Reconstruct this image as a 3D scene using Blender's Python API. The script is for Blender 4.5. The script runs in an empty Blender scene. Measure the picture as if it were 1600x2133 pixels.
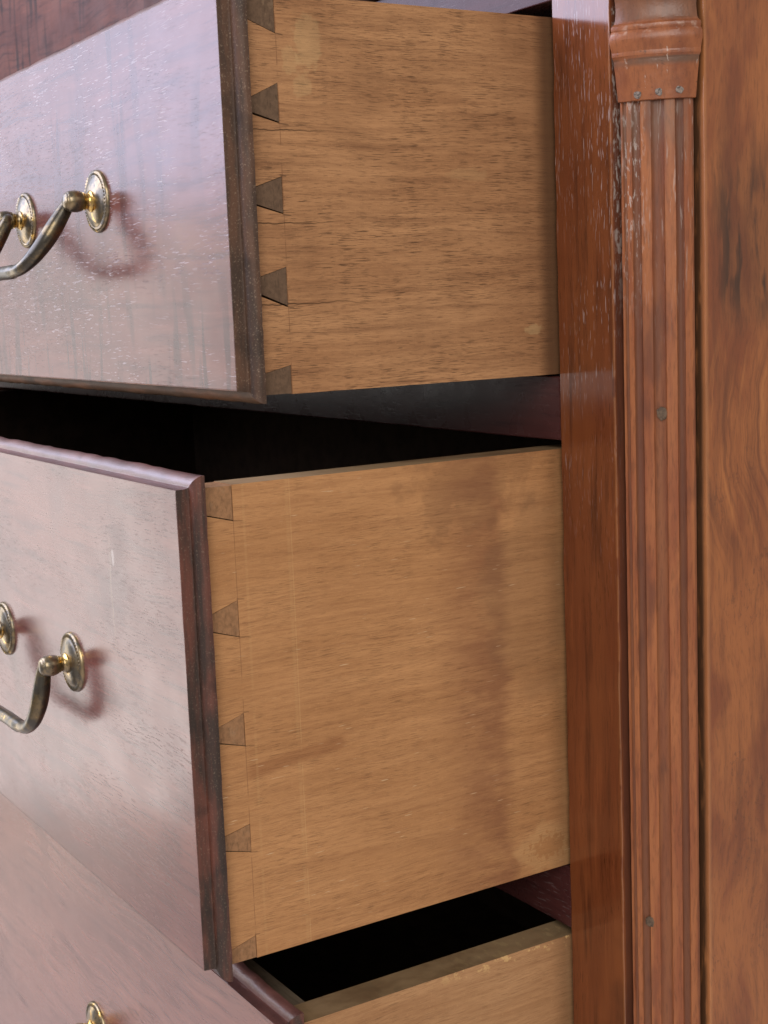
import bpy, bmesh, math, random
from mathutils import Vector, Matrix
R = math.radians
random.seed(7)
sc = bpy.context.scene
COL = sc.collection

# ------------------------------------------------------------------ camera
cam = bpy.data.cameras.new("camera")
cam.sensor_fit = 'VERTICAL'; cam.sensor_height = 24.0
cam.lens = 24.0 * 3008.57 / 2133.0
cam.clip_start = 0.01; cam.clip_end = 60
cam.dof.use_dof = True; cam.dof.focus_distance = 0.70; cam.dof.aperture_fstop = 20.0
camo = bpy.data.objects.new("camera", cam); COL.objects.link(camo)
camo.location = (0.56823, -0.45561, 0.07684)
camo.rotation_euler = (R(81.722), R(2.2295), R(58.0632))
sc.camera = camo

# ------------------------------------------------------------------ light
w = bpy.data.worlds.new("World"); sc.world = w; w.use_nodes = True
bg = w.node_tree.nodes["Background"]
bg.inputs[0].default_value = (1.0, 0.97, 0.93, 1); bg.inputs[1].default_value = 0.48

def area(name, loc, target, sx, sy, power, col):
    l = bpy.data.lights.new(name, 'AREA'); l.shape = 'RECTANGLE'; l.size = sx; l.size_y = sy
    l.energy = power; l.color = col
    o = bpy.data.objects.new(name, l); COL.objects.link(o); o.location = loc
    d = Vector(target) - Vector(loc); o.rotation_euler = d.to_track_quat('-Z', 'Y').to_euler()
    return o
# left-front daylight as an unseen doorway, placed for the reflections: sky in its upper part, paving in its lower part
def doorway(name, t0, t1, z0, z1, radiance, col):
    c = Vector((-.75, -1.04, (z0 + z1) / 2)) + Vector((.819, -.574, 0)) * (t0 + t1) / 2
    area(name, c, c + Vector((.574, .819, 0)), t1 - t0, z1 - z0, math.pi * (t1 - t0) * (z1 - z0) * radiance, col)
doorway("doorway_light_sky", -.66, .70, .22, 1.82, 7.0, (0.70, 0.74, 1.0))
doorway("doorway_light_paving", -.70, -.45, -.62, .21, 3.1, (0.99, 0.97, 0.93))
doorway("added_edge_sky", -.98, -.665, .22, 1.82, 3.6, (0.72, 0.78, 1.0))  # dimmer unseen strip added so the fronts' reflection fades to the left
doorway("added_edge_paving", -.98, -.705, -.62, .21, 2.0, (1.0, 0.94, 0.93))  # lower half of the added strip, dimming the paving reflection
area("fill_light", (1.65, -1.25, 1.05), (0.05, 0.0, -0.05), 1.3, 1.3, 33, (1.0, 0.965, 0.92))  # unseen soft fill added at the right front for sides and stile
sc.cycles.max_bounces = 5; sc.cycles.diffuse_bounces = 3; sc.cycles.glossy_bounces = 3
sc.cycles.caustics_reflective = False; sc.cycles.caustics_refractive = False

sc.view_settings.view_transform = 'Standard'; sc.view_settings.look = 'None'
sc.view_settings.exposure = 0.0; sc.view_settings.gamma = 1.0
sc.view_settings.use_curve_mapping = False

# ------------------------------------------------------------------ node helper
class NT:
    def __init__(s, name):
        s.m = bpy.data.materials.new(name); s.m.use_nodes = True
        s.t = s.m.node_tree; s.t.nodes.clear()
        s.out = s.n('ShaderNodeOutputMaterial'); s.b = s.n('ShaderNodeBsdfPrincipled')
        s.l(s.b.outputs[0], s.out.inputs[0])
        s.co = s.n('ShaderNodeTexCoord').outputs['Object']
    def n(s, t): return s.t.nodes.new(t)
    def l(s, a, b): s.t.links.new(a, b)
    def put(s, sock, v):
        if hasattr(v, 'node'): s.l(v, sock)
        elif isinstance(v, (tuple, list)): sock.default_value = tuple(v) + ((1,) if len(v) == 3 and sock.type == 'RGBA' else ())
        else: sock.default_value = v
    def vscale(s, vec, sx, sy, sz, off=(0, 0, 0), rot=(0, 0, 0)):
        m = s.n('ShaderNodeMapping'); s.put(m.inputs[0], vec)
        m.inputs['Location'].default_value = off; m.inputs['Rotation'].default_value = rot
        m.inputs['Scale'].default_value = (sx, sy, sz); return m.outputs[0]
    def noise(s, vec, scale=1, detail=3, rough=.55, dist=0):
        n = s.n('ShaderNodeTexNoise'); s.put(n.inputs['Vector'], vec)
        n.inputs['Scale'].default_value = scale; n.inputs['Detail'].default_value = detail
        n.inputs['Roughness'].default_value = rough; n.inputs['Distortion'].default_value = dist
        return n.outputs[0]
    def noisec(s, vec, scale=1, detail=2):
        n = s.n('ShaderNodeTexNoise'); s.put(n.inputs['Vector'], vec)
        n.inputs['Scale'].default_value = scale; n.inputs['Detail'].default_value = detail
        return n.outputs['Color']
    def math(s, op, a, b=0.0, c=None, clamp=False):
        n = s.n('ShaderNodeMath'); n.operation = op; n.use_clamp = clamp
        s.put(n.inputs[0], a); s.put(n.inputs[1], b)
        if c is not None: s.put(n.inputs[2], c)
        return n.outputs[0]
    def ss(s, x, lo, hi):                      # smooth step, works with lo > hi too
        n = s.n('ShaderNodeMapRange'); n.interpolation_type = 'SMOOTHSTEP'
        s.put(n.inputs[0], x)
        if lo < hi: a, b, c, d = lo, hi, 0.0, 1.0
        else: a, b, c, d = hi, lo, 1.0, 0.0
        for i, v in zip((1, 2, 3, 4), (a, b, c, d)): n.inputs[i].default_value = v
        return n.outputs[0]
    def mix(s, f, a, b, mode='MIX'):
        n = s.n('ShaderNodeMix'); n.data_type = 'RGBA'; n.blend_type = mode
        s.put(n.inputs[0], f); s.put(n.inputs[6], a); s.put(n.inputs[7], b); return n.outputs[2]
    def mul(s, *a):
        r = a[0]
        for b in a[1:]: r = s.math('MULTIPLY', r, b)
        return r
    def xyz(s, vec):
        n = s.n('ShaderNodeSeparateXYZ'); s.put(n.inputs[0], vec); return n.outputs
    def comb(s, x, y, z):
        n = s.n('ShaderNodeCombineXYZ'); s.put(n.inputs[0], x); s.put(n.inputs[1], y); s.put(n.inputs[2], z); return n.outputs[0]
    def warp(s, vec, scale, amt):              # bends the coordinates a little
        c = s.noisec(vec, scale, 2)
        v = s.n('ShaderNodeVectorMath'); v.operation = 'SUBTRACT'; s.put(v.inputs[0], c); v.inputs[1].default_value = (.5, .5, .5)
        k = s.n('ShaderNodeVectorMath'); k.operation = 'MULTIPLY_ADD'; s.put(k.inputs[0], v.outputs[0])
        k.inputs[1].default_value = amt if isinstance(amt, tuple) else (amt, amt, amt); s.put(k.inputs[2], vec)
        return k.outputs[0]
    def line(s, v, at, hw):                    # 1 on a thin line v = at
        d = s.math('ABSOLUTE', s.math('SUBTRACT', v, at)); return s.ss(d, hw, hw * .3)
    def blob(s, vec, c, r, wob=0.3, nscale=300):   # a stain with an uneven edge; r = radii
        v = s.vscale(vec, 1 / r[0], 1 / r[1], 1 / r[2], off=(-c[0] / r[0], -c[1] / r[1], -c[2] / r[2]))
        n = s.n('ShaderNodeVectorMath'); n.operation = 'LENGTH'; s.put(n.inputs[0], v)
        d = s.math('ADD', n.outputs['Value'], s.math('MULTIPLY', s.math('SUBTRACT', s.noise(vec, nscale, 3), .5), wob * 4))
        return s.ss(d, 1.15, .75)
    def fin(s, col, rough=.5, spec=.5, metal=0, bump=None, bstr=.2, bdist=.0004, coat=None):
        s.put(s.b.inputs['Base Color'], col); s.put(s.b.inputs['Roughness'], rough)
        s.put(s.b.inputs['Specular IOR Level'], spec); s.put(s.b.inputs['Metallic'], metal)
        if coat: s.put(s.b.inputs['Coat Weight'], coat[0]); s.put(s.b.inputs['Coat Roughness'], coat[1])
        if bump is not None:
            b = s.n('ShaderNodeBump'); b.inputs['Strength'].default_value = bstr; b.inputs['Distance'].default_value = bdist
            s.put(b.inputs['Height'], bump); s.l(b.outputs[0], s.b.inputs['Normal'])
        return s.m

AX = {'x': (1, 0, 0), 'y': (0, 1, 0), 'z': (0, 0, 1)}
def gsc(axis, along, across, third=None):
    t = across if third is None else third
    return {'x': (along, t, across), 'y': (t, along, across), 'z': (across, t, along)}[axis]

def mat_side(name, light, mid, dark, poredens, kind):
    """raw secondary wood of a drawer side; the grain runs along y"""
    s = NT(name); co = s.warp(s.co, 14, (.0, .004, .005)); X, Y, Z = s.xyz(s.co)
    broad = s.noise(s.vscale(co, 4, 9, 38), 1, 3, .6)
    streak = s.noise(s.vscale(co, 30, 16, 330), 1, 4, .62)
    fine = s.noise(s.vscale(co, 60, 120, 1500), 1, 3, .6)
    c = s.mix(s.ss(broad, .34, .68), light, mid)
    c = s.mix(s.mul(s.ss(streak, .46, .74), .58 if kind == 1 else .36), c, dark)
    c = s.mix(s.mul(s.ss(streak, .5, .25), .35), c, tuple(min(1, v * 1.25) for v in light))
    c = s.mix(s.mul(s.ss(fine, .45, .75), .38), c, dark)
    c = s.mix(s.mul(s.ss(s.noise(s.co, 900, 2), .55, .8), .3), c, tuple(v * 1.35 for v in light))
    lg = s.noise(s.vscale(s.warp(s.co, 6, (0, .0, .010)), 20, 5, 620), 1, 3, .55)
    c = s.mix(s.mul(s.ss(lg, .50, .66), .22), c, dark)
    # open pores: short dark dashes
    dens = s.noise(s.vscale(co, 4, 22, 40), 1, 2, .5)
    p1 = s.noise(s.vscale(co, 40, 105, 2700), 1, 2, .5)
    p2 = s.noise(s.vscale(co, 40, 170, 3300, off=(3, 7, 1)), 1, 2, .5)
    pore = s.math('MAXIMUM', s.mul(s.ss(p1, .57, .66), s.ss(dens, .36, .58)), s.mul(s.ss(p2, .60, .70), .75))
    pore = s.mul(pore, poredens)
    c = s.mix(pore, c, tuple(v * .26 for v in dark))
    rough = .62
    if kind == 1:
        for (cy, cz, ry, rz, a) in ((-.134, .1905, .007, .012, .26), (-.137, .172, .005, .006, .2), (-.143, .182, .004, .006, .2), (-.0125, .0605, .006, .0025, .45), (-.05, .135, .012, .003, .12)):
            c = s.mix(s.mul(s.blob(s.co, (-.0015, cy, cz), (.01, ry, rz), .35, 260), a), c, (.52, .36, .17))
        c = s.mix(s.mul(s.line(Y, -.1493, .00028), s.ss(s.noise(s.vscale(s.co, 1, 1, 120)), .40, .55), .8), c, dark)
        for (zz, y0, y1) in ((.0775, -.15, -.085), (.1128, -.1495, -.118), (.1527, -.149, -.12)):   # checks in the board
            wob = s.math('ADD', Z, s.mul(s.math('SUBTRACT', s.noise(s.vscale(s.co, 1, 60, 1)), .5), .004))
            c = s.mix(s.mul(s.line(wob, zz, .0004), s.ss(Y, y1, y0), .9), c, (.05, .022, .008))
        c = s.mix(s.mul(s.ss(Y, -.012, -.002), .85), c, tuple(v * .25 for v in dark)); c = s.mix(s.mul(s.ss(Y, -.05, -.005), .3), c, dark)      # sliding grime, with the shade of the joint painted in
        c = s.mix(s.mul(s.ss(s.noise(s.co, 24, 3), .5, .7), .22), c, tuple(v * .8 for v in dark))
    if kind == 2:
        wob = s.math('ADD', Y, s.mul(s.math('SUBTRACT', s.noise(s.vscale(s.co, 10, 10, 22), 1, 4, .65), .5), .026))
        wob = s.math('ADD', wob, s.mul(s.math('SUBTRACT', s.noise(s.vscale(s.co, 4, 14, 430), 1, 3, .6), .5), .018))
        band = s.mul(s.ss(wob, -.086, -.046), s.ss(wob, -.0310, -.0415))
        band = s.mul(band, s.ss(s.noise(s.vscale(s.co, 4, 30, 90), 1, 3, .6), .18, .62))
        c = s.mix(s.mul(band, .62), c, (.170, .062, .030))
        top = s.mul(s.blob(s.co, (-.0015, -.055, -.012), (.01, .036, .026), .6, 90), .30)
        c = s.mix(top, c, (.16, .075, .034))
        c = s.mix(s.mul(s.blob(s.co, (-.0015, -.02, -.075), (.01, .03, .05), .4, 40), .28), c, (.16, .085, .042))
        c = s.mix(s.mul(s.blob(s.co, (-.0015, -.012, -.209), (.01, .019, .013), .6, 60), .32), c, (.50, .30, .13))
        c = s.mix(s.mul(s.blob(s.co, (-.0015, -.01, -.207), (.01, .012, .006), .9, 420), .4), c, (.27, .10, .03))
        zz = s.math('ADD', Z, s.math('MULTIPLY', Y, -.10))                 # a rubbed brown smear
        c = s.mix(s.mul(s.ss(s.math('ABSOLUTE', s.math('ADD', zz, .1135)), .0045, .002), s.ss(Y, -.128, -.134), s.ss(Y, -.185, -.178), .42), c, (.20, .07, .025))
        for (yy, hw, a, cc) in ((-.1820, .00028, .55, (.16, .07, .03)), (-.1535, .0004, .35, (.5, .30, .13)), (-.155, .0012, .15, (.5, .30, .13)), (-.1768, .0009, .18, (.48, .28, .12))):
            c = s.mix(s.mul(s.line(Y, yy, hw), s.ss(s.noise(s.vscale(s.co, 1, 1, 70, off=(0, 0, yy * 90))), .38, .5), a), c, cc)
        sp = s.noise(s.vscale(s.warp(s.co, 20, .003), 1, 90, 1100, off=(4, 1, 2), rot=(R(4), 0, 0)), 1, 1, .5)
        c = s.mix(s.mul(s.ss(sp, .71, .76), s.ss(s.noise(s.co, 25, 2), .45, .6), .55), c, (.62, .45, .27))
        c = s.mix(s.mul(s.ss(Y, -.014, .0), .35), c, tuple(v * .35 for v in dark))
        # darker, greyer along the rubbed top and lower edges
        c = s.mix(s.mul(s.ss(s.math('ADD', Z, s.mul(s.noise(s.vscale(s.co, 1, 40, 1)), .004)), -.216, -.221), .35), c, (.30, .13, .05))
    if kind == 3:
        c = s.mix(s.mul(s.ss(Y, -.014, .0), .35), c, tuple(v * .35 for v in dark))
        chip = s.mul(s.ss(Z, -.2665, -.2605), s.ss(s.noise(s.vscale(s.co, 100, 210, 300), 1, 3, .6), .55, .63), s.ss(Y, -.1, -.05))
        c = s.mix(s.mul(chip, .8), c, (.62, .40, .17))
    for (cy, cz, ry) in ({1: ((-.1478, .1932, .0022), (-.1475, .1552, .0030), (-.1478, .1163, .0024), (-.1480, .0760, .0018), (-.1488, .1331, .0016)),
                          2: ((-.1800, -.0163, .0030), (-.1795, -.0689, .0034), (-.1806, -.0514, .0022), (-.1800, -.1192, .0030), (-.1808, -.1033, .0016), (-.1806, -.1692, .0022), (-.1812, -.2087, .0016))}.get(kind, ())):
        d = s.math('MAXIMUM', s.math('DIVIDE', s.math('ABSOLUTE', s.math('SUBTRACT', Y, cy)), ry), s.math('DIVIDE', s.math('ABSOLUTE', s.math('ADD', s.math('SUBTRACT', Z, cz), s.math('MULTIPLY', s.math('SUBTRACT', Y, cy), .12))), .00032))
        c = s.mix(s.mul(s.ss(d, 1.1, .6), .6 if kind == 1 else .42), c, (.045, .022, .010))
    nz = s.xyz(s.n('ShaderNodeNewGeometry').outputs['Normal'])[2]
    c = s.mix(s.mul(s.ss(nz, .6, .9), .8), c, s.mix(s.ss(streak, .4, .65), (.25, .175, .095), (.13, .085, .045)))   # aged, handled top edge
    bump = s.math('ADD', s.mul(pore, -1.0), s.mul(fine, .45))
    return s.fin(c, rough, .22, 0, bump, .35, .0003)

def mat_front(name, c0, c1, c2, axis='x', ribbon=0.0, wax_glint=0.0, rough=.2, spec=.5, warpamt=.012, extra=None, pdark=.5, bstr=.12):
    """polished mahogany; the grain runs along axis"""
    s = NT(name); co = s.warp(s.co, 9, warpamt); X, Y, Z = s.xyz(s.co)
    broad = s.noise(s.vscale(co, *gsc(axis, 5, 26)), 1, 3, .6)
    streak = s.noise(s.vscale(co, *gsc(axis, 14, 210)), 1, 4, .6)
    fine = s.noise(s.vscale(co, *gsc(axis, 110, 1300)), 1, 3, .6)
    blot = s.noise(s.co, 16, 3, .6)
    c = s.mix(s.ss(broad, .32, .68), c0, c1)
    c = s.mix(s.mul(s.ss(streak, .48, .72), .65), c, c2)
    c = s.mix(s.mul(s.ss(streak, .45, .25), .35), c, tuple(v * 1.5 for v in c0))
    c = s.mix(s.mul(s.ss(blot, .52, .72), .5), c, c2)
    pore = s.mul(s.ss(fine, .56, .7), s.ss(s.noise(s.vscale(co, *gsc(axis, 12, 30)), 1, 2), .35, .6))
    c = s.mix(s.mul(pore, pdark), c, tuple(v * .3 for v in c2))
    if ribbon:                                   # cross figure: dark bars over the grain
        other = {'x': (95, 20, 9), 'z': (9, 20, 95)}[axis]
        rib = s.noise(s.vscale(s.warp(s.co, 12, .02), *other), 1, 2, .5)
        c = s.mix(s.mul(s.ss(rib, .52, .66), s.ss(s.noise(s.co, 11, 2), .38, .62), ribbon), c, tuple(v * .35 for v in c2))
    ch = 0.0
    if wax_glint:                                    # pale pores: window glints painted as colour, with some wax left in them
        k = s.noise(s.vscale(s.warp(s.co, 26, .004), *gsc(axis, 115, 1350)), 1, 1.5, .5)
        ch = s.mul(s.ss(k, .61, .69), s.ss(s.noise(s.co, 17, 3, .6), .40, .62), wax_glint)
        if axis == 'z': ch = s.mul(ch, s.ss(Z, -.12, .10))
        c = s.mix(ch, c, (.55, .48, .47))
    if extra: c = extra(s, c, X, Y, Z)
    ro = s.math('ADD', rough, s.mul(s.math('SUBTRACT', s.noise(s.co, 40, 3), .5), rough * .7))
    ro = s.math('ADD', ro, s.mul(s.ss(streak, .5, .7), .05)) if not wax_glint else s.math('ADD', ro, s.mul(ch, .3))
    bump = s.math('ADD', s.mul(pore, -.8), s.math('ADD', s.mul(fine, .35), s.mul(s.noise(s.co, 60, 2), 1.2)))
    if wax_glint: bump = s.math('ADD', bump, s.mul(ch, -1.2))
    return s.fin(c, ro, spec, 0, bump, bstr, .0004)

def mat_dark(name, base, hi, rough=.45, spec=.4, dust=.3, axis='z'):
    """worn, grimy moulding"""
    s = NT(name)
    n = s.noise(s.vscale(s.co, *gsc(axis, 25, 160)), 1, 3, .6)
    c = s.mix(s.ss(n, .38, .68), base, hi)
    c = s.mix(s.mul(s.ss(s.noise(s.co, 1300, 2), .58, .72), dust), c, (.30, .22, .15))
    c = s.mix(s.mul(s.ss(s.noise(s.co, 55, 3), .5, .75), .6), c, tuple(v * .4 for v in base))
    bump = s.math('ADD', s.noise(s.co, 900, 3), s.mul(s.noise(s.co, 140, 2), 2))
    return s.fin(c, s.math('ADD', rough, s.mul(s.noise(s.co, 90, 2), .15)), spec, 0, bump, .25, .0004)

def mat_endgrain(name, base):
    s = NT(name)
    n = s.noise(s.vscale(s.co, 200, 420, 420), 1, 4, .65)
    c = s.mix(s.ss(n, .35, .7), base, tuple(v * .72 for v in base))
    c = s.mix(s.mul(s.ss(s.noise(s.co, 150, 3), .58, .75), .3), c, (.30, .20, .12))
    c = s.mix(s.mul(s.ss(s.noise(s.vscale(s.co, 900, 900, 260), 1, 2), .55, .7), .5), c, tuple(v * .4 for v in base))
    return s.fin(c, .7, .2, 0, n, .3, .0003)

def mat_column(name, pale):
    s = NT(name); X, Y, Z = s.xyz(s.co); co = s.warp(s.co, 12, .004)
    n = s.noise(s.vscale(co, 180, 180, 14), 1, 4, .6); f = s.noise(s.vscale(co, 900, 900, 130), 1, 3, .6)
    c = s.mix(s.ss(n, .36, .66), (.310, .108, .039), (.220, .066, .026))
    c = s.mix(s.mul(s.ss(f, .48, .68), .36), c, (.085, .03, .012))
    # angle round the column: darker colour in the flutes, the fillets left paler
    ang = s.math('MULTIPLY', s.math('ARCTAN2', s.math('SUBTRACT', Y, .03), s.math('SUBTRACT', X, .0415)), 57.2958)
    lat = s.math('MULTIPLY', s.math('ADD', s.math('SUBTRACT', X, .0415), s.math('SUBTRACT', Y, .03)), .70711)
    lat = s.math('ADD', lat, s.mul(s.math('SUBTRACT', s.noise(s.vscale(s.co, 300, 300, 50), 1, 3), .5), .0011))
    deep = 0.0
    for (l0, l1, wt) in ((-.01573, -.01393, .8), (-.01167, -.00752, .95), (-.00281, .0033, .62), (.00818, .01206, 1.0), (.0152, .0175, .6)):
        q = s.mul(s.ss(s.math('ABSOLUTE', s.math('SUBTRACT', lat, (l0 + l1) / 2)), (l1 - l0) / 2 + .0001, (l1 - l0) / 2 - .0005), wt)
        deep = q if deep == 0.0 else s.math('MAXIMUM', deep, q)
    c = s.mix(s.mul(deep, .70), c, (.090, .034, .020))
    c = s.mix(s.mul(s.ss(s.noise(s.vscale(s.co, 60, 60, 20), 1, 3), .56, .7), .6), c, (.10, .035, .02))
    dust = s.mul(s.ss(s.noise(s.vscale(s.co, 600, 600, 170), 1, 3, .65), .54, .64), s.ss(Z, .055, .125), s.ss(ang, -52, -72))
    d2 = s.mul(s.ss(s.noise(s.vscale(s.co, 700, 700, 60, off=(5, 2, 0)), 1, 3, .6), .60, .68), s.ss(Z, .02, .15), .55)
    c = s.mix(s.math('MAXIMUM', s.mul(dust, .6), s.mul(d2, .6)), c, (.50, .44, .40))
    grey = s.mul(s.ss(Z, .125, .163), s.ss(s.noise(s.vscale(s.co, 90, 90, 40), 1, 3), .36, .6), .55)
    c = s.mix(grey, c, (.15, .10, .072))
    bump = s.math('ADD', s.mul(f, .5), s.noise(s.co, 160, 2))
    return s.fin(c, .46, .30, 0, bump, .22, .0004)

def mat_capital(name):
    s = NT(name); X, Y, Z = s.xyz(s.co)
    n = s.noise(s.vscale(s.co, 130, 130, 50), 1, 4, .6)
    c = s.mix(s.ss(n, .36, .68), (.265, .088, .032), (.18, .054, .021))
    c = s.mix(s.mul(s.ss(s.noise(s.vscale(s.co, 700, 700, 120), 1, 3), .5, .7), .4), c, (.11, .038, .016))
    ring = s.math('MAXIMUM', s.mul(s.ss(Z, .1776, .1803), s.ss(Z, .1826, .1817), s.ss(s.noise(s.co, 90, 3), .30, .55)), s.mul(s.ss(Z, .1972, .1995), .7))
    c = s.mix(s.mul(ring, .72), c, (.085, .052, .034))
    c = s.mix(s.mul(s.ss(s.noise(s.vscale(s.co, 420, 420, 420), 1, 3, .7), .64, .70), .6), c, (.06, .03, .018))
    c = s.mix(s.mul(s.ss(s.noise(s.vscale(s.co, 300, 300, 120, off=(2, 0, 0)), 1, 3, .65), .67, .73), .5), c, (.50, .42, .36))
    c = s.mix(s.mul(s.line(Z, .1945, .003), s.ss(s.noise(s.vscale(s.co, 200, 200, 200)), .5, .7), .45), c, (.55, .42, .34))
    bump = s.math('ADD', n, s.noise(s.co, 400, 3))
    return s.fin(c, .36, .42, 0, bump, .28, .0005)

def mat_panel(name):
    """figured board of the chest's end"""
    s = NT(name); X, Y, Z = s.xyz(s.co)
    co = s.warp(s.warp(s.co, 7, .03), 30, .004)
    broad = s.noise(s.vscale(s.warp(s.co, 11, .05), 10, 40, 12), 1, 3, .6)
    streak = s.noise(s.vscale(co, 30, 130, 11), 1, 4, .62)
    fine = s.noise(s.vscale(co, 100, 900, 150), 1, 3, .6)
    c = s.mix(s.ss(broad, .38, .64), (.325, .112, .036), (.205, .060, .022))
    c = s.mix(s.mul(s.ss(streak, .45, .70), .5), c, (.115, .038, .017))
    c = s.mix(s.mul(s.ss(streak, .45, .28), .3), c, (.34, .126, .042))
    c = s.mix(s.mul(s.ss(fine, .48, .7), .34), c, (.085, .030, .013))
    sm = s.noise(s.vscale(s.warp(s.co, 10, .02), 10, 120, 20, off=(0, 0, .35), rot=(R(-24), 0, 0)), 1, 4, .6)
    zone = s.mul(s.ss(Z, .045, .080), s.ss(Z, .160, .112))
    zone = s.mul(zone, s.ss(Y, .030, .046))
    c = s.mix(s.mul(s.math('MAXIMUM', s.ss(sm, .40, .62), .40), zone, .95), c, (.050, .023, .013))
    # curved growth lines round a knot just outside the view
    dy = s.math('SUBTRACT', s.math('ADD', Y, s.mul(s.math('SUBTRACT', s.noise(s.co, 28, 2), .5), .012)), .098); dz = s.math('MULTIPLY', s.math('SUBTRACT', Z, .012), .62)
    rr = s.math('SQRT', s.math('ADD', s.math('MULTIPLY', dy, dy), s.math('MULTIPLY', dz, dz)))
    arc = s.noise(s.comb(s.math('MULTIPLY', rr, 330), s.math('MULTIPLY', Z, 6), 0), 1, 2, .5)
    az = s.mul(s.ss(Z, -.075, -.02), s.ss(Z, .062, .03))
    c = s.mix(s.mul(s.ss(arc, .48, .64), az, .5), c, (.11, .036, .016))
    c = s.mix(s.mul(s.ss(arc, .45, .30), az, .3), c, (.50, .20, .06))
    spk = s.mul(s.ss(s.noise(s.vscale(s.warp(s.co, 60, .006), 300, 420, 260), 1, 3, .7), .55, .65), s.ss(s.noise(s.co, 26, 2), .46, .60), s.ss(Z, .03, -.03))
    c = s.mix(s.mul(spk, .4), c, (.075, .028, .014))
    # rubbed pale arris and the darker strip beside it
    wob = s.math('ADD', Y, s.mul(s.math('SUBTRACT', s.noise(s.vscale(s.co, 1, 1, 60), 1, 3), .5), .0014))
    c = s.mix(s.mul(s.ss(wob, .0322, .0306), .4), c, (.46, .20, .075))
    gr = s.mul(s.ss(Y, .0313, .0306), s.ss(X, .0708, .0676), s.ss(s.noise(s.vscale(s.co, 300, 300, 50), 1, 3), .2, .5))
    c = s.mix(s.mul(gr, .85), c, (.032, .018, .011))
    bump = s.math('ADD', s.mul(fine, .5), s.math('ADD', s.mul(spk, -.7), s.mul(s.noise(s.co, 50, 2), 1.5)))
    return s.fin(c, s.math('ADD', .26, s.mul(s.noise(s.co, 70, 2), .12)), .5, 0, bump, .2, .0004)

def mat_brass(name, tarn=.5, seed=0, dark=1.0):
    s = NT(name)
    n = s.noise(s.vscale(s.co, 1, 1, 1, off=(seed, seed * .7, 0)), 115, 3, .6)
    f = s.noise(s.co, 1500, 3, .6)
    nn = s.math('ADD', n, s.mul(s.math('SUBTRACT', f, .5), .14))
    k = s.ss(nn, tarn - .16, tarn + .02); g = s.ss(nn, tarn + .04, tarn + .16)
    c = s.mix(k, tuple(v * dark for v in (.105, .092, .072)), tuple(v * dark for v in (.27, .205, .12)))
    c = s.mix(g, c, (.72, .47, .14))
    c = s.mix(s.mul(s.ss(s.noise(s.co, 420, 3), .60, .70), .55), c, (.03, .024, .018))
    ro = s.math('ADD', s.math('MULTIPLY', g, -.10), s.math('ADD', .24, s.mul(f, .12)))
    me = s.math('ADD', .75, s.mul(k, .22))
    return s.fin(c, ro, .5, me, s.math('ADD', n, s.mul(f, .5)), .18, .0003)

def mat_plain(name, col, rough=.8, spec=.2, nsc=200, var=.5):
    s = NT(name); n = s.noise(s.co, nsc, 4, .6)
    return s.fin(s.mix(s.ss(n, .35, .7), col, tuple(v * var for v in col)), rough, spec, 0, n, .3, .0005)

# ------------------------------------------------------------------ materials
def x1(s, c, X, Y, Z):
    c = s.mix(s.mul(s.ss(Z, .112, .05), s.ss(s.noise(s.vscale(s.warp(s.co, 14, .012), 130, 10, 16), 1, 2, .5), .53, .62), s.ss(s.noise(s.co, 22, 2), .34, .52), .6), c, (.016, .008, .010))
    return c
def x2(s, c, X, Y, Z):
    zz = s.math('ADD', X, s.mul(s.math('SUBTRACT', s.noise(s.vscale(s.co, 1, 1, 30)), .5), .006))
    c = s.mix(s.mul(s.line(zz, -.088, .0016), s.ss(Z, -.098, -.07), s.ss(Z, -.02, -.045), .22), c, (.24, .18, .12))
    c = s.mix(s.mul(s.blob(s.co, (-.0835, -.2066, -.0395), (.0016, .02, .004), .3, 300), .3), c, (.5, .45, .40))
    return c
def xs(s, c, X, Y, Z):
    wall = s.mul(s.ss(X, .0408, .0412), s.ss(Y, .0008, .002))
    n = s.noise(s.vscale(s.co, 500, 500, 160), 1, 3, .65)
    c = s.mix(s.mul(wall, .6), c, (.07, .03, .022))
    c = s.mix(s.mul(wall, s.ss(n, .48, .60), s.ss(Z, .05, .13), .75), c, (.36, .31, .28))
    arris = s.mul(s.ss(X, .0402, .0410), s.ss(Y, .0010, .0002), s.ss(s.noise(s.vscale(s.co, 1, 1, 45)), .38, .5))
    return s.mix(s.mul(arris, .4), c, (.34, .14, .05))
M_F1 = mat_front("mahogany_front_upper", (.130, .048, .036), (.092, .033, .028), (.052, .020, .021), 'x', .42, .42, .21, .24, .010, x1, .35)
M_F2 = mat_front("mahogany_front_middle", (.155, .056, .042), (.112, .039, .032), (.060, .023, .023), 'x', .0, .06, .21, .44, .012, x2)
M_F3 = mat_front("mahogany_front_lower", (.205, .080, .055), (.150, .055, .040), (.085, .032, .027), 'x', .0, .0, .22, .8, .02)
M_F0 = mat_front("mahogany_front_figured", (.115, .038, .024), (.075, .024, .017), (.022, .010, .010), 'x', .9, .0, .55, .2, .03)
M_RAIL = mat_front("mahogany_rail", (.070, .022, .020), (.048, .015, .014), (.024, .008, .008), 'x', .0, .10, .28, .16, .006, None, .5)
M_STILE = mat_front("mahogany_stile", (.190, .057, .019), (.130, .035, .013), (.052, .015, .008), 'z', .0, .38, .13, .58, .010, xs, .5, .05)
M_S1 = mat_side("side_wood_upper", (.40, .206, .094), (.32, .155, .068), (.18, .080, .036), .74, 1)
M_S2 = mat_side("side_wood_middle", (.43, .216, .090), (.36, .172, .068), (.24, .102, .041), .40, 2)
M_S3 = mat_side("side_wood_lower", (.42, .230, .108), (.35, .180, .080), (.23, .104, .045), .35, 3)
M_PIN1 = mat_endgrain("pin_end_grain_upper", (.130, .078, .047))
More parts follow.
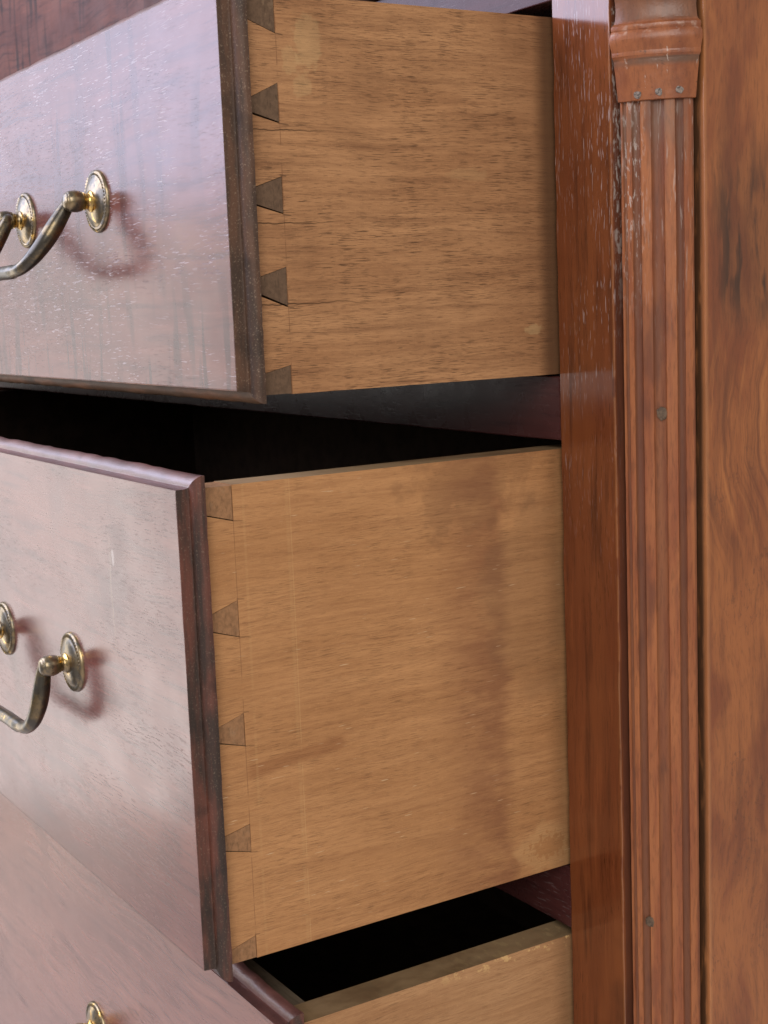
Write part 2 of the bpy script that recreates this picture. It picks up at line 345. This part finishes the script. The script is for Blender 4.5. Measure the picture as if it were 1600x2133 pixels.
M_PIN2 = mat_endgrain("pin_end_grain_middle", (.30, .155, .074))
M_MV1 = mat_dark("grimy_edge_moulding", (.048, .028, .019), (.098, .048, .028), .45, .28, .45)
M_MV2 = mat_dark("dark_edge_moulding", (.030, .016, .011), (.115, .036, .022), .36, .4, .25)
M_MH = mat_dark("red_edge_moulding", (.095, .038, .032), (.15, .060, .048), .28, .75, .2, 'x')
M_MHB = mat_dark("brown_edge_moulding", (.10, .055, .030), (.19, .085, .040), .45, .18, .3, 'x')
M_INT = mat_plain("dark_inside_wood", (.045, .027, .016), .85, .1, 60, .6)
M_BODY = mat_front("front_back_wood", (.17, .13, .09), (.12, .090, .062), (.055, .040, .028), 'x', 0, 0, .6, .2, .006, None, .6, .3)
M_COL = mat_column("column_wood", 0)
M_CAP = mat_capital("capital_wood")
M_PAN = mat_panel("end_panel_wood")
M_BR = [mat_brass("tarnished_brass", .58, 1.0, .6), mat_brass("worn_brass", .53, 4.3), mat_brass("bright_brass", .38, 2.1)]
M_PUT = mat_plain("putty_filled_nail", (.24, .19, .16), .5, .3, 900, .15)
M_PLUG = mat_plain("dark_wood_plug", (.13, .085, .055), .6, .25, 600, .5)
M_FLOOR = mat_plain("floor_concrete", (.78, .71, .65), .55, .4, 6, .92)

# ------------------------------------------------------------------ mesh helpers
def link(name, bm, mat, parent=None, sharp=32, loc=None):
    bmesh.ops.recalc_face_normals(bm, faces=bm.faces)
    for f in bm.faces: f.smooth = True
    for e in bm.edges:
        e.smooth = not (len(e.link_faces) != 2 or e.calc_face_angle(0) > R(sharp))
    me = bpy.data.meshes.new(name); bm.to_mesh(me); bm.free(); me.materials.append(mat)
    o = bpy.data.objects.new(name, me); COL.objects.link(o)
    if sharp == 32:                              # flat faces stay flat beside their small bevels
        wn = o.modifiers.new('weighted_normal', 'WEIGHTED_NORMAL'); wn.weight = 80; wn.keep_sharp = True
    if parent is not None: attach(o, parent)
    if loc is not None: o.location = loc
    return o
def attach(o, parent):
    o.parent = parent
    o.matrix_parent_inverse = wm(parent).inverted()
def wm(o):
    m = Matrix.LocRotScale(o.location, o.rotation_euler, o.scale)
    return (wm(o.parent) @ o.matrix_parent_inverse @ m) if o.parent else m
def thing(name, loc, label, cat, group=None):
    o = bpy.data.objects.new(name, None); COL.objects.link(o); o.location = loc
    o.empty_display_size = .05
    o["label"] = label; o["category"] = cat
    if group: o["group"] = group
    return o
def box(x0, x1, y0, y1, z0, z1, bev=.0006, cuts=None, jit=0.0, seed=1):
    """bevelled box; cuts = (axis, n) slices it so that its arrises can wander by jit"""
    bm = bmesh.new(); bmesh.ops.create_cube(bm, size=1)
    for v in bm.verts:
        v.co = Vector(((x0 + x1) / 2 + v.co.x * (x1 - x0), (y0 + y1) / 2 + v.co.y * (y1 - y0), (z0 + z1) / 2 + v.co.z * (z1 - z0)))
    if bev: bmesh.ops.bevel(bm, geom=bm.edges[:], offset=bev, segments=2, profile=.5, affect='EDGES')
    if cuts:
        ax, n = cuts; lo = (x0, y0, z0)[ax]; hi = (x1, y1, z1)[ax]
        nrm = [0, 0, 0]; nrm[ax] = 1
        for i in range(1, n):
            co = [0, 0, 0]; co[ax] = lo + (hi - lo) * i / n
            bmesh.ops.bisect_plane(bm, geom=bm.verts[:] + bm.edges[:] + bm.faces[:], plane_co=co, plane_no=nrm)
        rnd = random.Random(seed); cache = {}
        mid = Vector(((x0 + x1) / 2, (y0 + y1) / 2, (z0 + z1) / 2))
        for v in bm.verts:
            key = (round(v.co[ax], 5), tuple(v.co[k] > mid[k] for k in range(3) if k != ax))
            if key not in cache: cache[key] = (rnd.gauss(0, jit), rnd.gauss(0, jit))
            j = cache[key]; q = 0
            for k in range(3):
                if k != ax: v.co[k] += max(-2 * jit, min(2 * jit, j[q])) * .7; q += 1
    return bm
def prism(poly, axis, a, b):
    """poly: list of 2-D points in the other two axes, in order"""
    bm = bmesh.new()
    def P(p, t):
        return {0: (t, p[0], p[1]), 1: (p[0], t, p[1]), 2: (p[0], p[1], t)}[axis]
    A = [bm.verts.new(P(p, a)) for p in poly]; B = [bm.verts.new(P(p, b)) for p in poly]
    n = len(poly)
    bm.faces.new(A); bm.faces.new(B)
    for i in range(n): bm.faces.new((A[i], A[(i + 1) % n], B[(i + 1) % n], B[i]))
    return bm
def lathe(prof, seg=48, a0=0, a1=360, tick=None):
    """prof = (radius, height) about the local z axis"""
    bm = bmesh.new(); full = abs(a1 - a0) >= 360; rows = []
    m = seg if full else seg + 1
    for i in range(m):
        a = R(a0 + (a1 - a0) * i / seg); row = []
        for (r, h) in prof:
            rr = r
            row.append(bm.verts.new((rr * math.cos(a), rr * math.sin(a), h)))
        rows.append(row)
    for i in range(seg):
        A = rows[i]; B = rows[(i + 1) % m]
        for k in range(len(prof) - 1): bm.faces.new((A[k], B[k], B[k + 1], A[k + 1]))
    bmesh.ops.remove_doubles(bm, verts=bm.verts[:], dist=1e-7)
    return bm
def tube(pts, rads, seg=14):
    bm = bmesh.new(); rows = []; n = len(pts); up = Vector((0, -1, 0.0001))
    for i, p in enumerate(pts):
        t = (Vector(pts[min(i + 1, n - 1)]) - Vector(pts[max(i - 1, 0)])).normalized()
        u = (up - t * up.dot(t)).normalized(); v = t.cross(u)
        rows.append([bm.verts.new(Vector(p) + (u * math.cos(2 * math.pi * k / seg) + v * math.sin(2 * math.pi * k / seg)) * rads[i]) for k in range(seg)])
    for i in range(n - 1):
        for k in range(seg): bm.faces.new((rows[i][k], rows[i][(k + 1) % seg], rows[i + 1][(k + 1) % seg], rows[i + 1][k]))
    bm.faces.new(rows[0]); bm.faces.new(rows[-1])
    return bm
def spline(P, n):
    out = []; P = [Vector(p) for p in P]
    for i in range(len(P) - 1):
        a = P[max(i - 1, 0)]; b = P[i]; c = P[i + 1]; d = P[min(i + 2, len(P) - 1)]
        for k in range(n):
            t = k / n
            out.append(.5 * ((2 * b) + (c - a) * t + (2 * a - 5 * b + 4 * c - d) * t * t + (3 * b - a - 3 * c + d) * t ** 3))
    out.append(P[-1]); return out

# ------------------------------------------------------------------ floor
XL = -.95                              # left end of the drawer openings
ZF = -.64
bm = bmesh.new(); bmesh.ops.create_grid(bm, x_segments=2, y_segments=2, size=6)
for v in bm.verts: v.co.z = ZF
fl = link("floor", bm, M_FLOOR); fl["kind"] = "structure"

# ------------------------------------------------------------------ chest
SX = .0715; NY = .030; NX = .0415
D = .50
chest = thing("chest_of_drawers", (-.44, .22, ZF), "reddish brown antique wooden chest case with fluted corner column around the open drawers", "chest")
link("stile", box(0, NX, 0, NY, -.52, .44, .0007, (2, 90), .00022, 3), M_STILE, chest)
link("stile", box(XL - NX, XL, 0, NY, -.52, .44), M_STILE, chest)
link("side_panel", box(NX - .012, SX, NY, D, -.52, .44, .0009, (2, 90), .00012, 5), M_PAN, chest)
link("side_panel", box(XL - SX, XL - NX + .012, NY, D, -.52, .44), M_PAN, chest)
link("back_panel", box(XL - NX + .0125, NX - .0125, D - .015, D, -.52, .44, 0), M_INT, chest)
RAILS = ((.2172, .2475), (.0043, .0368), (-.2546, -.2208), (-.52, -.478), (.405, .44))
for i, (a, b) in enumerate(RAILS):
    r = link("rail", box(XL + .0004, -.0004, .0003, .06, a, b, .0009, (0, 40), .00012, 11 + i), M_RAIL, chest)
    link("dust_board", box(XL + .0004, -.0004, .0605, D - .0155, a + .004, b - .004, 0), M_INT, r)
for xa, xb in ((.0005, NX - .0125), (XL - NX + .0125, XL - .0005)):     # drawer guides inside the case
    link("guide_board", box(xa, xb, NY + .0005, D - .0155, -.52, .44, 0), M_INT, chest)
link("top_board", box(XL - SX - .02, SX + .02, -.022, D + .01, .4405, .4625, .004), M_STILE, chest)
link("base_moulding", box(XL - SX - .012, SX + .012, -.012, D, -.56, -.5205, .004), M_STILE, chest)
for xa in (XL - SX - .01, SX + .01 - .12):
    for ya in (-.010, D - .12):
        link("foot", prism([(xa, ZF), (xa + .12, ZF), (xa + .12, -.5605), (xa, -.5605)] if False else [(xa + .01, ZF), (xa + .11, ZF), (xa + .12, -.60), (xa + .12, -.5605), (xa, -.5605), (xa, -.60)], 1, ya, ya + .12), M_STILE, chest)

# the fluted quarter column set into the corner
RC = .0237
def around(r, a):                               # a: degrees from the diagonal; the face is flatter than a true quarter round
    a = R(a); lat = r * math.sin(a); dep = r * (1 - .5 * (1 - math.cos(a)))
    return (NX + (dep + lat) * .70711, NY + (lat - dep) * .70711)
def colrad(a):                                  # a: degrees from the diagonal
    for f0, f1, d in ((-41.6, -36.0, .0009), (-29.5, -18.5, .0014), (-6.8, 8.0, .0014), (20.2, 30.6, .0014)):
        if f0 < a < f1:
            t = (a - (f0 + f1) / 2) / ((f1 - f0) / 2); return RC - d * math.sqrt(max(0, 1 - t * t)) - .0001
    if a > 41.5: return RC - .0007
    return RC
angs = []
for a0, a1, n in ((-45, -41.7, 2), (-41.5, -36.1, 6), (-35.9, -29.6, 4), (-29.4, -18.6, 9), (-18.4, -6.9, 5), (-6.7, 7.9, 11), (8.1, 20.1, 5), (20.3, 30.5, 9), (30.7, 41.4, 5), (41.6, 45, 3)):
    angs += [a0 + (a1 - a0) * i / n for i in range(n + 1)]
bm = bmesh.new(); rows = []; rnd = random.Random(4); NZ = 110
wob = [[rnd.gauss(0, .00007) for _ in range(3)] for _ in range(NZ + 1)]
for i in range(NZ + 1):
    z = -.50 + .70 * i / NZ; row = []
    for k, a in enumerate(angs):
        r = colrad(a) + wob[i][k % 3] * .6 + rnd.gauss(0, .00003); px, py = around(r, a + rnd.gauss(0, .10))
        row.append(bm.verts.new((px, py, z)))
    row.append(bm.verts.new((NX + .0004, NY - .0004, z))); rows.append(row)
for i in range(NZ):
    n = len(rows[0])
    for k in range(n): bm.faces.new((rows[i][k], rows[i][(k + 1) % n], rows[i + 1][(k + 1) % n], rows[i + 1][k]))
bm.faces.new(rows[0]); bm.faces.new(rows[-1])
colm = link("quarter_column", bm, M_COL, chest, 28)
def on_column(a, z, r):
    px, py = around(r, a); return Vector((px, py, z)), R(a * .62 - 45)
def plug(name, a, z, r, rad, mat, parent, proud=.0003, squash=1.0, n=9, seed=0):
    c, th = on_column(a, z, r); rr = random.Random(seed); bm = bmesh.new()
    nrm = Vector((math.cos(th), math.sin(th), 0)); u = Vector((-math.sin(th), math.cos(th), 0)); v = Vector((0, 0, 1))
    ring = []
    for q, h in ((1.0, -.0012), (1.0, proud * .5), (.72, proud)):
        ring.append([bm.verts.new(c + nrm * h + (u * math.cos(2 * math.pi * k / n) + v * math.sin(2 * math.pi * k / n) * squash) * rad * q * (1 + rr.uniform(-.14, .14))) for k in range(n)])
    for i in range(2):
        for k in range(n): bm.faces.new((ring[i][k], ring[i][(k + 1) % n], ring[i + 1][(k + 1) % n], ring[i + 1][k]))
    bm.faces.new(ring[2]); return link(name, bm, mat, parent)
plug("nail_plug", 2.5, .0197, RC - .0011, .0026, M_PLUG, colm, .0009, 1.3, 7, 3)
plug("nail_plug", -19.5, -.234, RC - .0002, .0024, M_PLUG, colm, .0004, 1.2, 7, 8)
capp = [(.0215, .1638), (.0246, .16345), (.0251, .1637), (.0254, .1665), (.0259, .1705), (.0264, .1745), (.0269, .1780), (.0272, .1800), (.0273, .1814), (.0278, .1824), (.0284, .1832), (.0285, .1842), (.0284, .1850), (.0286, .1858), (.0290, .1872),
        (.0295, .1890), (.0297, .1904), (.0296, .1916), (.0292, .1930), (.0287, .1939), (.0284, .1943), (.0286, .1948), (.0287, .1958), (.0286, .1966), (.0279, .1971), (.0270, .1978), (.0263, .1992), (.0259, .2012), (.0257, .2045), (.0260, .2080), (.0270, .2112), (.0285, .2135), (.0292, .2144), (.0294, .2300), (.0215, .2302)]
bm = bmesh.new(); rows = []; rnd = random.Random(12)
for i in range(25):
    a = -44.6 + 89.2 * i / 24; row = []
    for (r, z) in capp:
        rr = r + rnd.gauss(0, .00004)
        px, py = around(rr, a)
        row.append(bm.verts.new((px, py, z + rnd.gauss(0, .00006))))
    rows.append(row)
for i in range(24):
    for k in range(len(capp) - 1): bm.faces.new((rows[i][k], rows[i + 1][k], rows[i + 1][k + 1], rows[i][k + 1]))
for row in (rows[0], rows[-1]):
    ax = [bm.verts.new((NX + .0004, NY - .0004, z)) for (r, z) in (capp[-1], capp[0])]
    bm.faces.new(row + ax)
cap = link("column_capital", bm, M_CAP, chest, 15)
for k, (a, z) in enumerate(((-64.7 + 45, .1660), (-42.6 + 45, .1667), (-20.9 + 45, .1672))):
    plug("nail", a, z, .02552, .00175, M_PUT, cap, .0002, 1.0, 10, 20 + k)
# base block of the column
bm = lathe([(.0215, -.5), (.0285, -.5), (.0285, -.475), (.0265, -.47), (.0245, -.462), (.0215, -.462)], 20, -89.5, -.5)
for v in bm.verts: v.co.x += NX; v.co.y += NY
link("column_base", bm, M_CAP, chest)

# ------------------------------------------------------------------ drawers
PROF = [(0, 0), (.00015, .0004), (.0003, .0046), (.0008, .0056), (.0014, .0058), (.0026, .0060), (.0038, .0066), (.0049, .0076), (.0056, .0087), (.0060, .0098), (.0060, .0112), (-.0035, .0112), (-.0035, .0006)]
def moulding(fx0, fx1, fz0, fz1, yf, which, seg, jit, seed):
    """one mitred strip of the thumb-nail edge round a drawer front"""
    bm = bmesh.new(); rnd = random.Random(seed); rows = []
    for i in range(seg + 1):
        t = i / seg; row = []
        cj = rnd.gauss(0, jit) if 0 < i < seg else 0
        for (u, wd) in PROF:
            uu = u + (cj * (u / .006) if u > 0 else 0) + (rnd.gauss(0, jit * .3) if (u > 0 and 0 < i < seg) else 0)
            x0, x1, z0, z1 = fx0 - u, fx1 + u, fz0 - u, fz1 + u
            if which == 'r': p = (fx1 + uu, z0 + (z1 - z0) * t)
            elif which == 'l': p = (fx0 - uu, z0 + (z1 - z0) * t)
            elif which == 't': p = (x0 + (x1 - x0) * t, fz1 + uu)
            else: p = (x0 + (x1 - x0) * t, fz0 - uu)
            row.append(bm.verts.new((p[0], yf + wd, p[1])))
        rows.append(row)
    n = len(PROF)
    for i in range(seg):
        for k in range(n): bm.faces.new((rows[i][k], rows[i][(k + 1) % n], rows[i + 1][(k + 1) % n], rows[i + 1][k]))
    bm.faces.new(rows[0]); bm.faces.new(rows[-1])
    return bm

def handle_meshes():
    prof = [(0, .0042), (.0052, .0040), (.0085, .0036), (.0112, .0029), (.0124, .0022), (.0128, .0019), (.0134, .0021), (.0140, .0024), (.0150, .0022), (.0156, .0015), (.0160, .0004), (.0160, -.0006), (0, -.0006)]
    bm = lathe(prof, 96)
    for v in bm.verts:                              # milled border
        r = math.hypot(v.co.x, v.co.y)
        if .0132 < r < .0153 and v.co.z > .001:
            if round(math.degrees(math.atan2(v.co.y, v.co.x)) / 3.75) % 2: v.co.z -= .0006
    ros = bm
    neck = lathe([(.0, .0035), (.0056, .0036), (.0055, .0046), (.0043, .0056), (.0040, .0068), (.0046, .0080), (0, .0084)], 10)
    ball = lathe([(0, .0070), (.0034, .0075), (.0050, .0093), (.0056, .0118), (.0055, .0142), (.0050, .0160), (.0045, .0170), (.0043, .0171), (.0041, .0176), (.0028, .0184), (0, .0187)], 28)
    return ros, neck, ball
def bake(bm, name, mat):
    """z axis of the turned piece points out of the front (towards -y)"""
    bmesh.ops.transform(bm, matrix=Matrix.Rotation(R(90), 4, 'X'), verts=bm.verts[:])
    bmesh.ops.recalc_face_normals(bm, faces=bm.faces)
    for f in bm.faces: f.smooth = True
    for e in bm.edges: e.smooth = not (len(e.link_faces) != 2 or e.calc_face_angle(0) > R(40))
    me = bpy.data.meshes.new(name); bm.to_mesh(me); bm.free(); me.materials.append(mat); return me
_r, _n, _b = handle_meshes()
ME_ROS, ME_NECK, ME_BALL = bake(_r, "rosette", M_BR[1]), bake(_n, "neck", M_BR[2]), bake(_b, "ball", M_BR[1])
HW = .0575
def handle(drawer, cx, yf, cz, tilt, dz=0.0):
    """drop handle: two rosettes with turned posts and a swinging bail"""
    h = bpy.data.objects.new("handle", None); COL.objects.link(h); h.location = (cx, yf, cz); h.empty_display_size = .01
    attach(h, drawer)
    for sx in (1, -1):
        for nm, me in (("rosette", ME_ROS), ("post_neck", ME_NECK), ("post_ball", ME_BALL)):
            o = bpy.data.objects.new(nm, me); COL.objects.link(o)
            o.location = (cx + sx * HW, yf, cz - sx * dz)
            o.rotation_euler = (0, random.uniform(0, 6.28), 0)
            attach(o, h)
    P = [(.0575, 0), (.0530, .0004), (.0500, -.0022), (.0492, -.008), (.0487, -.0155), (.0465, -.0245), (.0405, -.0330), (.0310, -.0383), (.0190, -.0398), (0, -.0396)]
    P = P + [(-a, b) for a, b in P[-2::-1]]
    pts = spline([(a, 0, b) for a, b in P], 5); n = len(pts)
    ca, sa = math.cos(R(tilt)), math.sin(R(tilt)); out = []; rad = []
    for i, p in enumerate(pts):
        t = abs(2 * i / (n - 1) - 1)
        rad.append(.0031 + .0015 * math.exp(-((1 - t) / .42 - 1.15) ** 2 * 3) + (.0006 if t < .12 else 0))
        out.append((cx + p.x, yf - .0130 + p.z * sa, cz - (p.x / HW) * dz + p.z * ca))
    link("bail", tube(out, rad, 16), M_BR[0], h)

def sidepoly(y0, y1, zt, zb, base, pins):
    """outline of the right drawer side with sockets cut for the pins (y, z)"""
    P = [(y1, zb), (y1, zt)]
    for (nt, nb, wt, wb) in pins:
        if nt is None: P += [(base, zt), (base, wb), (y0, nb)]
        elif nb is None: P += [(y0, nt), (base, wt), (base, zb)]
        else: P += [(y0, nt), (base, wt), (base, wb), (y0, nb)]
    if pins and pins[0][0] is not None: P.insert(2, (y0, zt))
    if not pins: P.append((y0, zt))
    if not pins or pins[-1][1] is not None: P.append((y0, zb))
    return P

XS0, XS1 = -.0213, -.0033                      # the drawer side
def drawer(name, label, yf, zft, zfb, zt, zb, base, pins, mf, ms, mp, mv, mht, mhb, handle_z, tilt, hx, pitch=0, pivz=0, gaps=None, group=None, depth=.44, ragged=.00016):
    t = thing(name, ((XL + 0) / 2, yf + .2, zb), label, "drawer", group)
    yl = yf + .0112                             # back of the lip
    fx0, fx1 = XL + .0035, -.0035
    # polished front with its moulded edge
    f = link("drawer_front", box(fx0, fx1, yf, yl, zfb, zft, .0005, (2, 30), .00006, 2), mf, t)
    link("front_body", box(XL - XS0 + .0005, XS0 - .0005, yl + .0002, base - .0003, zb + .001, zt - .0018, .0004), M_BODY, f)
    for q, (wh, m, sg) in enumerate((('r', mv, 60), ('t', mht, 120), ('b', mhb, 120), ('l', mv, 10))):
        link("edge_moulding", moulding(fx0, fx1, zfb, zft, yf, wh, sg, ragged if wh == 't' else .00016, 30 + q), m, f)
    # right side with dovetail sockets, left side plain
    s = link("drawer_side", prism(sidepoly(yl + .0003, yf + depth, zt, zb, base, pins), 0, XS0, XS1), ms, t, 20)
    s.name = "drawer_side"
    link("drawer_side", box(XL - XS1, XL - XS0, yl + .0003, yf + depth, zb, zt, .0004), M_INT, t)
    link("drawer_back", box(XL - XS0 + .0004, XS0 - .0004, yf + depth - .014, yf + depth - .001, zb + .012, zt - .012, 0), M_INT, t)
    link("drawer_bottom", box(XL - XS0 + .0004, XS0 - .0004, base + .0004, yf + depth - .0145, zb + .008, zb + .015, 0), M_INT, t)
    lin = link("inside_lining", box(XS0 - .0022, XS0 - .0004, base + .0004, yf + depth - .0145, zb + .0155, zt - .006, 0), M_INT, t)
    g0 = gaps or {}
    for k, (nt, nb, wt, wb) in enumerate(pins):
        ga, gb = g0.get(k, (.00022, .00035)); y0 = yl + .0003; bs = base - .00022
        if nt is None: P = [(y0, zt - .0003), (bs, zt - .0003), (bs, wb + gb), (y0, nb + gb)]
        elif nb is None: P = [(y0, nt - ga), (bs, wt - ga), (bs, zb + .0003), (y0, zb + .0003)]
        else: P = [(y0, nt - ga), (bs, wt - ga), (bs, wb + gb), (y0, nb + gb * 1.5)]
        link("dovetail_pin", prism(P, 0, XS0, XS1 - .00012 + .00022 * (k % 2)), mp, t)
    for cx in (hx, XL - hx): handle(t, cx, yf, handle_z, tilt, -.001)
    if pitch:
        t.rotation_euler = (R(pitch), 0, 0)
    return t

G = "open drawers of the chest"
P1 = [(None, .1993, None, .1933), (.1652, .1596, .1727, .1555), (.1276, .1209, .1330, .1166), (.0890, .0822, .0939, .0761), (.0470, None, .0507, None)]
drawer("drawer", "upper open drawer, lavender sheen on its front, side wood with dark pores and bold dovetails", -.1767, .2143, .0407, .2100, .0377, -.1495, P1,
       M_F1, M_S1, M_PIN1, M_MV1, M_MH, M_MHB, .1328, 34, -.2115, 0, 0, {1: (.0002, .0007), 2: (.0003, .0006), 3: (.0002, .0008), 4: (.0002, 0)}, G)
P2 = [(None, -.0122, None, -.0162), (-.0570, -.0640, -.0517, -.0687), (-.1087, -.1150, -.1035, -.1190), (-.1591, -.1653, -.1556, -.1690), (-.2135, None, -.2090, None)]
drawer("drawer", "middle open drawer pulled out furthest, its tan side showing a reddish upright stain", -.2085, 0.0, -.2188, 0.0, -.2200, -.1820, P2,
       M_F2, M_S2, M_PIN2, M_MV2, M_MH, M_MV2, -.1050, 10, -.2080, 0, 0, {0: (.0002, .0005), 4: (.0003, 0)}, G)
drawer("drawer", "lower open drawer under the stained one, only the top of its tan side showing", -.1735, -.2568, -.4700, -.2592, -.4740, -.1468, [],
       M_F3, M_S3, M_PIN2, M_MV2, M_MH, M_MH, -.3640, 12, -.1985, 0, 0, None, G, .44, .00045)
# closed drawer above
t0 = thing("drawer", (XL / 2, .2, .2500), "closed figured drawer front above the upper open drawer, at top left", "drawer")
f0 = link("drawer_front", box(XL + .0035, -.0035, -.0115, -.0003, .2530, .3990, .0005), M_F0, t0)
for q, wh in enumerate("rtbl"):
    link("edge_moulding", moulding(XL + .0035, -.0035, .2530, .3990, -.0115, wh, 30, .0001, 70 + q), M_MV1, f0)
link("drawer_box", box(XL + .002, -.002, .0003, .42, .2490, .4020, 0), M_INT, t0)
